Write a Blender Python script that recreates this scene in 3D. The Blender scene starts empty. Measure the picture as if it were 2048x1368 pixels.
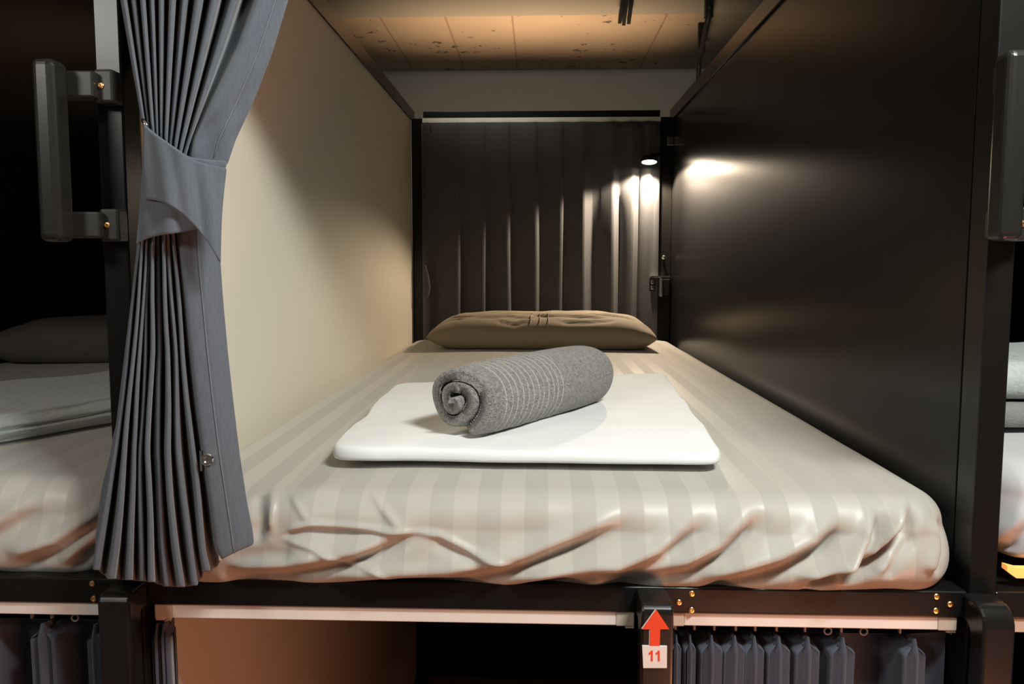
import bpy, bmesh, math, random
from mathutils import Vector, Matrix
random.seed(7)
sc = bpy.context.scene
COL = sc.collection
PI = math.pi

# ------------------------------------------------------------------ camera
CAM = Vector((-0.0137, -0.8246, 0.3669))
F_PX, PY = 1478.64, 654.3
YAW, PITCH, ROLL = 0.0340, -0.0820, 0.0005
_fw = Vector((-math.sin(YAW)*math.cos(PITCH), math.cos(YAW)*math.cos(PITCH), math.sin(PITCH)))
_r0 = Vector((math.cos(YAW), math.sin(YAW), 0)); _u0 = _r0.cross(_fw)
_r = _r0*math.cos(ROLL) + _u0*math.sin(ROLL); _u = _u0*math.cos(ROLL) - _r0*math.sin(ROLL)
cd = bpy.data.cameras.new('camera'); cam = bpy.data.objects.new('camera', cd); COL.objects.link(cam)
cd.sensor_width = 36; cd.lens = F_PX*36/2048; cd.shift_y = -(684-PY)/2048
cd.clip_start = 0.02
m = Matrix((_r, _u, -_fw)).transposed().to_4x4(); m.translation = CAM
cam.matrix_world = m
sc.camera = cam

def at(u, v, y):
    """world point on the plane Y=y seen at photograph pixel (u, v)"""
    d = _fw + _r*((u-1024)/F_PX) - _u*((v-PY)/F_PX)
    return CAM + d*((y-CAM.y)/d.y)

# ------------------------------------------------------------------ world, lights, exposure
w = bpy.data.worlds.new('world'); sc.world = w; w.use_nodes = True
w.node_tree.nodes['Background'].inputs[0].default_value = (1.0, 0.93, 0.84, 1)
w.node_tree.nodes['Background'].inputs[1].default_value = 0.065
sc.view_settings.view_transform = 'Standard'; sc.view_settings.look = 'None'
sc.view_settings.gamma = 1; sc.view_settings.exposure = 0.0; sc.view_settings.use_curve_mapping = False

def light(name, kind, loc, power, color, target=None, size=0.1, size_y=None, **kw):
    d = bpy.data.lights.new(name, kind); d.energy = power; d.color = color
    if kind == 'AREA':
        d.size = size
        if size_y: d.shape = 'RECTANGLE'; d.size_y = size_y
    else: d.shadow_soft_size = size
    for k, v in kw.items(): setattr(d, k, v)
    o = bpy.data.objects.new(name, d); COL.objects.link(o); o.location = loc
    if target is not None:
        o.rotation_euler = (Vector(target)-Vector(loc)).to_track_quat('-Z', 'Y').to_euler()
    return o
light('corridor_ceiling_light', 'AREA', (0.55, -0.66, 1.205), 24, (0.97, 1.0, 0.96), (0.0, 0.5, 0.1), 0.40, 0.14)
light('corridor_ceiling_light', 'AREA', (-1.18, -1.15, 1.02), 7.5, (1.0, 0.98, 0.91), (-0.3, 0.1, 0.2), 0.30, 0.26)
light('floor_bounce_fill', 'AREA', (0.80, -0.95, -0.85), 11, (1.0, 0.37, 0.19), (-0.2, 0.1, -0.1), 0.9, 0.3)  # added lamp standing in for warm bounce off the floor
light('ceiling_fill', 'AREA', (-0.05, 2.85, 0.1), 5.0, (1.0, 0.67, 0.42), (-0.05, 3.0, 1.6), 1.2, 0.12, spread=math.radians(50))  # unseen helper lamp added to warm the concrete overhead
light('track_fill_spot', 'SPOT', (-0.38, 1.25, 1.52), 38, (1.0, 0.95, 0.84), (0.0, 3.0, 1.12), 0.05, spot_size=1.35, spot_blend=0.8)  # unseen helper spot added to brighten the back track and wall

# ------------------------------------------------------------------ materials
def mat(name, color, rough=0.6, metal=0.0, spec=0.5, noise=None, bump=None, sheen=0.0, emit=None, coat=0.0):
    """noise=(scale, amount) colour variation, bump=(scale, strength, distance)"""
    M = bpy.data.materials.new(name); M.use_nodes = True
    nt = M.node_tree; b = nt.nodes['Principled BSDF']
    b.inputs['Base Color'].default_value = (*color, 1)
    b.inputs['Roughness'].default_value = rough; b.inputs['Metallic'].default_value = metal
    b.inputs['Specular IOR Level'].default_value = spec
    b.inputs['Sheen Weight'].default_value = sheen; b.inputs['Coat Weight'].default_value = coat
    tc = nt.nodes.new('ShaderNodeTexCoord')
    n = nt.nodes.new('ShaderNodeTexNoise'); n.inputs['Scale'].default_value = noise[0] if noise else 30
    n.inputs['Detail'].default_value = 5
    nt.links.new(tc.outputs['Object'], n.inputs['Vector'])
    amt = noise[1] if noise else 0.06
    mx = nt.nodes.new('ShaderNodeMix'); mx.data_type = 'RGBA'
    mx.inputs[6].default_value = (*[c*(1-amt) for c in color], 1); mx.inputs[7].default_value = (*[min(1, c*(1+amt)) for c in color], 1)
    nt.links.new(n.outputs['Fac'], mx.inputs[0]); nt.links.new(mx.outputs[2], b.inputs['Base Color'])
    if bump:
        n2 = nt.nodes.new('ShaderNodeTexNoise'); n2.inputs['Scale'].default_value = bump[0]; n2.inputs['Detail'].default_value = 3
        nt.links.new(tc.outputs['Object'], n2.inputs['Vector'])
        bp = nt.nodes.new('ShaderNodeBump'); bp.inputs['Strength'].default_value = bump[1]; bp.inputs['Distance'].default_value = bump[2]
        nt.links.new(n2.outputs['Fac'], bp.inputs['Height']); nt.links.new(bp.outputs['Normal'], b.inputs['Normal'])
    if emit:
        b.inputs['Emission Color'].default_value = (*emit[0], 1); b.inputs['Emission Strength'].default_value = emit[1]
    return M

def sheet_mat(name, c1, c2, period):
    M = mat(name, c1, 0.55, sheen=0.15, bump=(900, 0.12, 0.0004)); nt = M.node_tree; b = nt.nodes['Principled BSDF']
    tc = nt.nodes['Texture Coordinate']; sep = nt.nodes.new('ShaderNodeSeparateXYZ'); nt.links.new(tc.outputs['Object'], sep.inputs[0])
    def math_n(op, a, v=None):
        k = nt.nodes.new('ShaderNodeMath'); k.operation = op; nt.links.new(a, k.inputs[0])
        if v is not None: k.inputs[1].default_value = v
        return k.outputs[0]
    f = math_n('FRACT', math_n('ADD', math_n('MULTIPLY', sep.outputs['X'], 1/period), 20.25))
    t = math_n('ABSOLUTE', math_n('SUBTRACT', f, 0.5))
    r = nt.nodes.new('ShaderNodeValToRGB'); r.color_ramp.elements[0].position = 0.235; r.color_ramp.elements[1].position = 0.265
    r.color_ramp.elements[0].color = (*c1, 1); r.color_ramp.elements[1].color = (*c2, 1)
    nt.links.new(t, r.inputs[0]); nt.links.new(r.outputs[0], b.inputs['Base Color'])
    mr = nt.nodes.new('ShaderNodeMapRange'); mr.inputs[1].default_value = 0.235; mr.inputs[2].default_value = 0.265
    mr.inputs[3].default_value = 0.42; mr.inputs[4].default_value = 0.62
    nt.links.new(t, mr.inputs[0]); nt.links.new(mr.outputs[0], b.inputs['Roughness'])
    return M

def weave_mat(name, color, var=0.12, scale=1400, rough=0.85):
    """woven cloth: fine crossed threads in colour and bump"""
    M = mat(name, color, rough, spec=0.25, sheen=0.25, bump=(scale, 0.35, 0.0006)); nt = M.node_tree; b = nt.nodes['Principled BSDF']
    tc = nt.nodes['Texture Coordinate']
    mp = nt.nodes.new('ShaderNodeMapping'); mp.inputs['Scale'].default_value = (1, 1, 0.06)
    n = nt.nodes.new('ShaderNodeTexNoise'); n.inputs['Scale'].default_value = scale*0.5; n.inputs['Detail'].default_value = 2
    nt.links.new(tc.outputs['Object'], mp.inputs[0]); nt.links.new(mp.outputs[0], n.inputs['Vector'])
    mx = nt.nodes.new('ShaderNodeMix'); mx.data_type = 'RGBA'
    mx.inputs[6].default_value = (*[c*(1-2*var) for c in color], 1); mx.inputs[7].default_value = (*[c*(1+2*var) for c in color], 1)
    nt.links.new(n.outputs['Fac'], mx.inputs[0]); nt.links.new(mx.outputs[2], b.inputs['Base Color'])
    return M

M_black = mat('black_powder_coat', (0.0085, 0.008, 0.0075), 0.29, spec=0.32, bump=(700, 0.08, 0.0004))
M_bracket = mat('black_plastic', (0.016, 0.0155, 0.0145), 0.45, bump=(500, 0.1, 0.0004))
M_panelblack = mat('black_satin_panel', (0.009, 0.0088, 0.0085), 0.26, spec=0.20, noise=(3, 0.15), bump=(420, 0.05, 0.0004))
M_cream = mat('cream_painted_panel', (0.74, 0.69, 0.57), 0.55, noise=(2.5, 0.03), bump=(500, 0.08, 0.0005))
M_track = mat('white_track', (0.84, 0.80, 0.74), 0.4)
M_cap = mat('beige_plastic', (0.60, 0.52, 0.42), 0.5)
M_brass = mat('brass', (0.95, 0.60, 0.25), 0.3, metal=1.0)
M_hook = mat('dull_hook_plastic', (0.22, 0.20, 0.17), 0.5)
M_chrome = mat('chrome', (0.8, 0.78, 0.74), 0.15, metal=1.0)
M_grip = mat('grey_coated_tube', (0.015, 0.0146, 0.0136), 0.30, spec=0.35, bump=(600, 0.1, 0.0004))
M_curtain = weave_mat('slate_curtain', (0.107, 0.126, 0.152))
M_curtainb = weave_mat('dark_curtain', (0.082, 0.082, 0.088))
M_curtainl = weave_mat('navy_curtain', (0.06, 0.07, 0.098))
M_stitch = mat('pale_thread', (0.22, 0.23, 0.24), 0.8)
M_seam = mat('pale_seam', (0.42, 0.36, 0.27), 0.8)
M_sheet = sheet_mat('taupe_striped_sheet', (0.50, 0.478, 0.424), (0.440, 0.421, 0.375), 0.0545)
M_sheetw = sheet_mat('pale_sheet', (0.62, 0.60, 0.60), (0.57, 0.55, 0.55), 0.0545)
M_duvet = mat('white_cotton', (0.86, 0.87, 0.85), 0.75, sheen=0.1, noise=(8, 0.02), bump=(60, 0.15, 0.003))
M_pillow = mat('taupe_cotton', (0.335, 0.275, 0.20), 0.8, sheen=0.1, noise=(20, 0.05), bump=(900, 0.12, 0.0004))
M_pillowd = mat('shaded_taupe_cotton', (0.09, 0.08, 0.075), 0.8, noise=(20, 0.05), bump=(40, 0.4, 0.006))  # shade at the back of the left bed is put into this colour
M_blanket = mat('grey_blanket', (0.48, 0.515, 0.505), 0.95, sheen=0.3, noise=(160, 0.25), bump=(220, 0.5, 0.002))
M_blanketd = mat('dark_grey_terry', (0.22, 0.22, 0.215), 0.95, sheen=0.3, noise=(160, 0.25), bump=(320, 0.8, 0.002))
M_red = mat('red_sticker', (0.85, 0.065, 0.02), 0.45)
M_white = mat('white_sticker', (0.82, 0.78, 0.76), 0.45)
M_lamp = mat('lamp_diffuser', (1, 0.95, 0.85), 0.4, emit=((1.0, 0.84, 0.62), 25))
M_amber = mat('amber_glow', (1, 0.5, 0.15), 0.5, emit=((1.0, 0.36, 0.08), 0.9))  # emission paints in a lit orange surface, not a lamp
M_greywall = mat('grey_paint', (0.36, 0.345, 0.29), 0.8, noise=(3, 0.06), bump=(120, 0.1, 0.002))
M_floor = mat('terracotta_floor', (0.36, 0.17, 0.09), 0.5, noise=(4, 0.15))

def concrete():
    M = mat('board_marked_concrete', (0.46, 0.37, 0.265), 0.9, noise=(2.2, 0.22), bump=(25, 0.35, 0.01)); nt = M.node_tree; b = nt.nodes['Principled BSDF']
    base = b.inputs['Base Color'].links[0].from_socket
    tc = nt.nodes['Texture Coordinate']
    # pits, stretched a little across the boards and denser on the right side
    mp = nt.nodes.new('ShaderNodeMapping'); mp.inputs['Scale'].default_value = (1, 1.0, 1)
    nt.links.new(tc.outputs['Object'], mp.inputs[0])
    n = nt.nodes.new('ShaderNodeTexNoise'); n.inputs['Scale'].default_value = 16; n.inputs['Detail'].default_value = 4; n.inputs['Roughness'].default_value = 0.6
    nt.links.new(mp.outputs[0], n.inputs['Vector'])
    n3 = nt.nodes.new('ShaderNodeTexNoise'); n3.inputs['Scale'].default_value = 1.6
    nt.links.new(mp.outputs[0], n3.inputs['Vector'])
    ad = nt.nodes.new('ShaderNodeMath'); ad.operation = 'MULTIPLY_ADD'; ad.inputs[1].default_value = 0.35
    nt.links.new(n3.outputs['Fac'], ad.inputs[0]); nt.links.new(n.outputs['Fac'], ad.inputs[2])
    r = nt.nodes.new('ShaderNodeValToRGB'); r.color_ramp.elements[0].position = 0.83; r.color_ramp.elements[1].position = 0.86
    nt.links.new(ad.outputs[0], r.inputs[0])
    mx = nt.nodes.new('ShaderNodeMix'); mx.data_type = 'RGBA'; mx.inputs[7].default_value = (0.13, 0.10, 0.075, 1)
    nt.links.new(r.outputs[0], mx.inputs[0]); nt.links.new(base, mx.inputs[6])
    # board joints along Y
    sep = nt.nodes.new('ShaderNodeSeparateXYZ'); nt.links.new(tc.outputs['Object'], sep.inputs[0])
    last = mx.outputs[2]
    for xj in (-0.80, -0.475, -0.142, 0.62, 1.0):
        s = nt.nodes.new('ShaderNodeMath'); s.operation = 'SUBTRACT'; s.inputs[1].default_value = xj; nt.links.new(sep.outputs['X'], s.inputs[0])
        a = nt.nodes.new('ShaderNodeMath'); a.operation = 'ABSOLUTE'; nt.links.new(s.outputs[0], a.inputs[0])
        l = nt.nodes.new('ShaderNodeMath'); l.operation = 'LESS_THAN'; l.inputs[1].default_value = 0.005; nt.links.new(a.outputs[0], l.inputs[0])
        q = nt.nodes.new('ShaderNodeMath'); q.operation = 'MULTIPLY'; q.inputs[1].default_value = 0.6; nt.links.new(l.outputs[0], q.inputs[0])
        m2 = nt.nodes.new('ShaderNodeMix'); m2.data_type = 'RGBA'; m2.inputs[7].default_value = (0.25, 0.15, 0.09, 1)
        nt.links.new(q.outputs[0], m2.inputs[0]); nt.links.new(last, m2.inputs[6]); last = m2.outputs[2]
    g = nt.nodes.new('ShaderNodeMapRange'); g.inputs[1].default_value = 0.74; g.inputs[2].default_value = 0.88; nt.links.new(sep.outputs['X'], g.inputs[0])
    m3 = nt.nodes.new('ShaderNodeMix'); m3.data_type = 'RGBA'; m3.inputs[7].default_value = (0.30, 0.29, 0.23, 1)
    nt.links.new(g.outputs[0], m3.inputs[0]); nt.links.new(last, m3.inputs[6])
    nt.links.new(m3.outputs[2], b.inputs['Base Color'])
    return M
M_concrete = concrete()

def towel_mat():
    """grey terry with pale ribs running round the roll between two distances along its length (local Y)"""
    M = mat('grey_terry', (0.28, 0.265, 0.24), 0.95, sheen=0.2, noise=(230, 0.95), bump=(380, 1.0, 0.006)); nt = M.node_tree; b = nt.nodes['Principled BSDF']
    base = b.inputs['Base Color'].links[0].from_socket; tc = nt.nodes['Texture Coordinate']
    sep = nt.nodes.new('ShaderNodeSeparateXYZ'); nt.links.new(tc.outputs['Object'], sep.inputs[0])
    def mn(op, a, v=None, v2=None):
        k = nt.nodes.new('ShaderNodeMath'); k.operation = op
        if hasattr(a, 'links'): nt.links.new(a, k.inputs[0])
        for i, x in ((1, v), (2, v2)):
            if x is None: continue
            if hasattr(x, 'links'): nt.links.new(x, k.inputs[i])
            else: k.inputs[i].default_value = x
        return k.outputs[0]
    y = sep.outputs['Y']
    f = mn('FRACT', mn('MULTIPLY', y, 1/RIB_P))
    line = mn('LESS_THAN', f, 0.2)
    rng = mn('MULTIPLY', mn('GREATER_THAN', y, RIB_0), mn('LESS_THAN', y, RIB_1))
    k = mn('MULTIPLY', mn('MULTIPLY', line, rng), 0.72)
    mx = nt.nodes.new('ShaderNodeMix'); mx.data_type = 'RGBA'; mx.inputs[7].default_value = (0.58, 0.54, 0.47, 1)
    nt.links.new(k, mx.inputs[0]); nt.links.new(base, mx.inputs[6]); nt.links.new(mx.outputs[2], b.inputs['Base Color'])
    return M
RIB_P, RIB_0, RIB_1 = 0.0128, 0.030, 0.186
M_towel = towel_mat()

# ------------------------------------------------------------------ helpers
def obj(name, bm, m, parent=None, smooth=False, subsurf=0, solid=0.0, autosmooth=None):
    me = bpy.data.meshes.new(name); bm.normal_update(); bm.to_mesh(me); bm.free()
    o = bpy.data.objects.new(name, me); COL.objects.link(o)
    me.materials.append(m)
    if smooth:
        for p in me.polygons: p.use_smooth = True
    if solid:
        k = o.modifiers.new('thickness', 'SOLIDIFY'); k.thickness = solid; k.offset = 0
    if subsurf:
        k = o.modifiers.new('subdivision', 'SUBSURF'); k.levels = subsurf; k.render_levels = subsurf
    if parent:
        o.parent = parent; o.matrix_parent_inverse = Matrix.Translation(parent.location).inverted()
    return o

def tag(o, label=None, cat=None, group=None, kind=None):
    if label: o['label'] = label
    if cat: o['category'] = cat
    if group: o['group'] = group
    if kind: o['kind'] = kind
    return o

def thing(name, label, cat, loc=(0, 0, 0), group=None):
    o = bpy.data.objects.new(name, None); COL.objects.link(o); o.location = loc; o.empty_display_size = 0.05
    return tag(o, label, cat, group)

def copy_thing(root, delta, label, group=None):
    r = root.copy(); COL.objects.link(r); r.location = root.location + Vector(delta); r['label'] = label
    if group: r['group'] = group
    for ch in root.children:
        c = ch.copy(); COL.objects.link(c); c.parent = r
        for g in ch.children:
            d = g.copy(); COL.objects.link(d); d.parent = c
    return r

def box(bm, x0, x1, y0, y1, z0, z1, bev=0.0, seg=2):
    vs = [bm.verts.new((x, y, z)) for x in (x0, x1) for y in (y0, y1) for z in (z0, z1)]
    fs = [(0, 1, 3, 2), (4, 6, 7, 5), (0, 4, 5, 1), (2, 3, 7, 6), (0, 2, 6, 4), (1, 5, 7, 3)]
    faces = [bm.faces.new([vs[i] for i in f]) for f in fs]
    if bev:
        es = list({e for f in faces for e in f.edges})
        bmesh.ops.bevel(bm, geom=es, offset=bev, segments=seg, profile=0.5, affect='EDGES')
    return bm

def boxobj(name, dims, m, parent=None, bev=0.0, seg=2):
    return obj(name, box(bmesh.new(), *dims, bev, seg), m, parent, smooth=False)

def tube(bm, pts, r, n=10, cap=True):
    pts = [Vector(p) for p in pts]; rings = []
    up = None
    for i, p in enumerate(pts):
        t = (pts[min(i+1, len(pts)-1)] - pts[max(i-1, 0)]).normalized()
        if up is None: up = t.orthogonal().normalized()
        up = (up - t*up.dot(t)).normalized(); s = t.cross(up)
        rr = r[i] if isinstance(r, (list, tuple)) else r
        rings.append([bm.verts.new(p + (up*math.cos(a) + s*math.sin(a))*rr) for a in [2*PI*k/n for k in range(n)]])
    for a, b in zip(rings, rings[1:]):
        for k in range(n): bm.faces.new((a[k], a[(k+1) % n], b[(k+1) % n], b[k]))
    if cap:
        bm.faces.new(rings[0][::-1]); bm.faces.new(rings[-1])
    return bm

def lathe(bm, prof, origin, axis, n=20):
    """prof: list of (radius, along-axis)"""
    ax = Vector(axis).normalized(); u = ax.orthogonal().normalized(); v = ax.cross(u); o = Vector(origin)
    rings = []
    for r, h in prof:
        rings.append([bm.verts.new(o + ax*h + (u*math.cos(2*PI*k/n) + v*math.sin(2*PI*k/n))*max(r, 1e-5)) for k in range(n)])
    for a, b in zip(rings, rings[1:]):
        for k in range(n): bm.faces.new((a[k], a[(k+1) % n], b[(k+1) % n], b[k]))
    bm.faces.new(rings[0][::-1]); bm.faces.new(rings[-1])
    bmesh.ops.recalc_face_normals(bm, faces=bm.faces[:])
    return bm

def prism(bm, poly, axis, a, b):
    """extrude a 2D polygon between a and b along axis ('x','y','z'); poly coords are the other two axes in order"""
    def P(p, t): return {'x': (t, p[0], p[1]), 'y': (p[0], t, p[1]), 'z': (p[0], p[1], t)}[axis]
    A = [bm.verts.new(P(p, a)) for p in poly]; B = [bm.verts.new(P(p, b)) for p in poly]
    n = len(poly)
    bm.faces.new(A); bm.faces.new(B[::-1])
    for i in range(n): bm.faces.new((A[i], B[i], B[(i+1) % n], A[(i+1) % n]))
    bmesh.ops.recalc_face_normals(bm, faces=bm.faces[:])
    return bm

def grid(bm, rows):
    V = [[bm.verts.new(p) for p in r] for r in rows]
    for a, b in zip(V, V[1:]):
        for k in range(len(a)-1): bm.faces.new((a[k], a[k+1], b[k+1], b[k]))
    return V

def lerp(a, b, t): return a + (b-a)*t
def smooth01(t): t = max(0, min(1, t)); return t*t*(3-2*t)
def interp(tab, x):
    """tab: list of (key, value or list); piecewise linear, extrapolating past the ends"""
    n = len(tab)
    i = 0
    while i < n-2 and x > tab[i+1][0]: i += 1
    (k0, a), (k1, b) = tab[i], tab[i+1]; t = (x-k0)/(k1-k0)
    if isinstance(a, (list, tuple)): return [lerp(p, q, t) for p, q in zip(a, b)]
    return lerp(a, b, t)
def hnoise(x, y, s=0):
    v = Vector((x, y, s*7.31))
    from mathutils import noise as N
    return N.noise(v)

# ------------------------------------------------------------------ setting
H = 0.475; L = 1.95; ZR = 0.92; FLOOR = -1.25; CEIL = 1.6
def struct(name, dims, m, bev=0): return tag(boxobj(name, dims, m, None, bev), kind='structure')
struct('floor', (-2.6, 2.6, -2.2, 4.1, FLOOR-0.05, FLOOR), M_floor)
struct('ceiling', (-2.6, 2.6, -2.2, 4.1, CEIL, CEIL+0.1), M_concrete)
struct('wall_back', (-2.6, 2.6, 3.95, 4.1, FLOOR, CEIL), M_greywall)
struct('trim_1', (-2.6, 2.6, 0.85, 2.83, CEIL-0.035, CEIL), M_greywall)        # painted dropped beam above the bunk
struct('header_blocker', (-2.6, 2.6, 0.0, 0.03, 0.83, CEIL), M_greywall)           # unseen header over the openings, added to cut off the corridor light

# ------------------------------------------------------------------ bunk frame
frame = thing('bunk_frame', 'black steel bunk frame of square posts and rails carrying the three beds side by side', 'bed frame', (0, 1.0, FLOOR))
PX = (-0.490, 0.490)
for x in PX: boxobj('post', (x-0.0148, x+0.0148, 0.0, 0.036, FLOOR, 0.90), M_black, frame, 0.002)
for x in (-1.47, 1.47): boxobj('post', (x-0.0148, x+0.0148, 0.0, 0.036, FLOOR, 0.90), M_black, frame, 0.002)
boxobj('post', (-H, -H+0.042, 1.912, 1.95, FLOOR, 0.905), M_black, frame, 0.002)
boxobj('post', (H-0.046, H, 1.912, 1.95, FLOOR, 0.905), M_black, frame, 0.002)
for x0, x1 in ((-1.455, -0.5053), (-0.4748, 0.4748), (0.5053, 1.455)):
    boxobj('front_rail', (x0, x1, 0.002, 0.034, -0.031, 0.0), M_black, frame, 0.0025, 3)
    boxobj('bed_base', (x0+0.002, x1-0.002, 0.036, 1.90, -0.028, -0.004), M_black, frame, 0.001)
boxobj('back_rail', (-H+0.043, H-0.047, 1.915, 1.945, 0.903, 0.930), M_black, frame, 0.002)
for s in (-1, 1):   # angle section capping each panel
    bm = bmesh.new()
    xi = s*H
    poly = [(xi-s*0.006, 0.896), (xi-s*0.006, 0.935), (xi+s*0.034, 0.935), (xi+s*0.034, 0.896), (xi+s*0.030, 0.896), (xi+s*0.030, 0.9195), (xi-s*0.001, 0.9195), (xi-s*0.001, 0.896)]
    prism(bm, poly, 'y', 0.04, 1.95)
    obj('top_rail', bm, M_black, frame)
def screw(x, y, z, parent, m=M_brass, r=0.0036, axis=(0, -1, 0)):
    bm = bmesh.new()
    lathe(bm, [(r, 0), (r, 0.0009), (r*0.8, 0.0017), (r*0.5, 0.0019), (r*0.42, 0.0008), (0, 0.0008)], (x, y, z), axis, 14)
    return obj('screw', bm, m, parent, smooth=False)
for x, z in ((0.1645, -0.007), (0.150, -0.0175), (0.1645, -0.0265), (0.440, -0.006), (0.4555, -0.0148), (0.440, -0.0225), (-0.5365, -0.006), (-0.5358, -0.0245)):
    screw(x, 0.002, z, frame)

# partition panels
tag(boxobj('partition_panel', (-0.503, -H, 0.037, 1.90, -0.03, 0.918), M_cream, None, 0.001), 'cream painted partition panel along the left side of the centre bed', 'partition')
tag(boxobj('partition_panel', (H, 0.503, 0.037, 1.95, -0.03, 0.918), M_panelblack, None, 0.001), 'black satin partition panel along the right side of the centre bed', 'partition')
tag(boxobj('partition_panel', (-0.503, -H, 0.037, 1.90, -1.2, -0.034), M_cream, None, 0.001), 'partition panel glowing reddish brown below the bed rail at lower left', 'partition')
tag(boxobj('partition_panel', (H, 0.503, 0.037, 1.95, -1.2, -0.034), M_panelblack, None, 0.001), 'dark partition panel of the lower berth behind the navy curtain', 'partition')
tag(boxobj('partition_panel', (-1.50, -1.475, 0.037, 1.95, FLOOR, 1.25), M_panelblack, None, 0.001), 'black partition panel at far left beyond the dark neighbouring bed', 'partition')
tag(boxobj('partition_panel', (1.475, 1.50, 0.037, 1.95, FLOOR, 1.25), M_panelblack, None, 0.001), 'black partition panel at far right beyond the pale neighbouring bed', 'partition')
tag(boxobj('partition_panel', (-1.47, 1.47, 1.96, 1.975, FLOOR, -0.035), M_panelblack, None, 0.001), 'black panel closing the back of the lower berths', 'partition')
for x0, x1, s in ((-1.47, -0.51, 'left'), (0.51, 1.47, 'right')):
    tag(boxobj('partition_panel', (x0, x1, 1.96, 1.975, -0.03, 0.93), M_panelblack, None, 0.001), 'black panel closing the back of the neighbouring bed at far %s' % s, 'partition')

# ------------------------------------------------------------------ mattress with fitted sheet
def profile(ztop, zbot, r, bulge):
    """edge profile as (out, down) points by arc length"""
    pts = []
    for k in range(13):
        a = k/12*PI/2; pts.append((r*math.sin(a), r*(1-math.cos(a))*1.05))
    h = ztop-zbot
    n = 14; d0 = pts[-1][1]
    for k in range(1, n+1):
        t = k/n; pts.append((r + bulge*math.sin(t*PI*0.9) - 0.012*t**5, d0 + (h-d0)*t))
    s = [0]
    for a, b in zip(pts, pts[1:]): s.append(s[-1] + math.hypot(b[0]-a[0], b[1]-a[1]))
    return pts, s
def stroke_field(strokes):
    segs = []
    for pts, wd, amp, kind in strokes:
        P = [Vector((*p, 0)) for p in pts]
        tot = sum((b-a).length for a, b in zip(P, P[1:])); acc = 0
        for a, b in zip(P, P[1:]):
            l = (b-a).length; segs.append((a, b, wd, amp, kind, acc/tot, (acc+l)/tot, id(pts))); acc += l
    def f(x, z):
        best = {}
        q = Vector((x, z, 0))
        for a, b, wd, amp, kind, t0, t1, key in segs:
            if x < min(a.x, b.x)-4*wd or x > max(a.x, b.x)+4*wd: continue
            ab = b-a; t = max(0, min(1, (q-a).dot(ab)/ab.length_squared)); c = a+ab*t
            d = q-c; dist = d.length
            side = 1 if ab.x*d.y-ab.y*d.x > 0 else -1
            if key not in best or dist < best[key][0]: best[key] = (dist, side, wd, amp, kind, lerp(t0, t1, t))
        s = 0
        for dist, side, wd, amp, kind, tt in best.values():
            fade = smooth01(tt/0.18)*smooth01((1-tt)/0.25)
            sd = dist*side
            if kind == 'fold':      # ridge above, valley below
                s += amp*fade*(0.8*math.exp(-((sd-wd*0.9)/wd)**2) - 1.0*math.exp(-((sd+wd*0.3)/(wd*0.9))**2))
            else:
                s += amp*fade*math.exp(-(sd/wd)**2)
        return s
    return f
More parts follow.
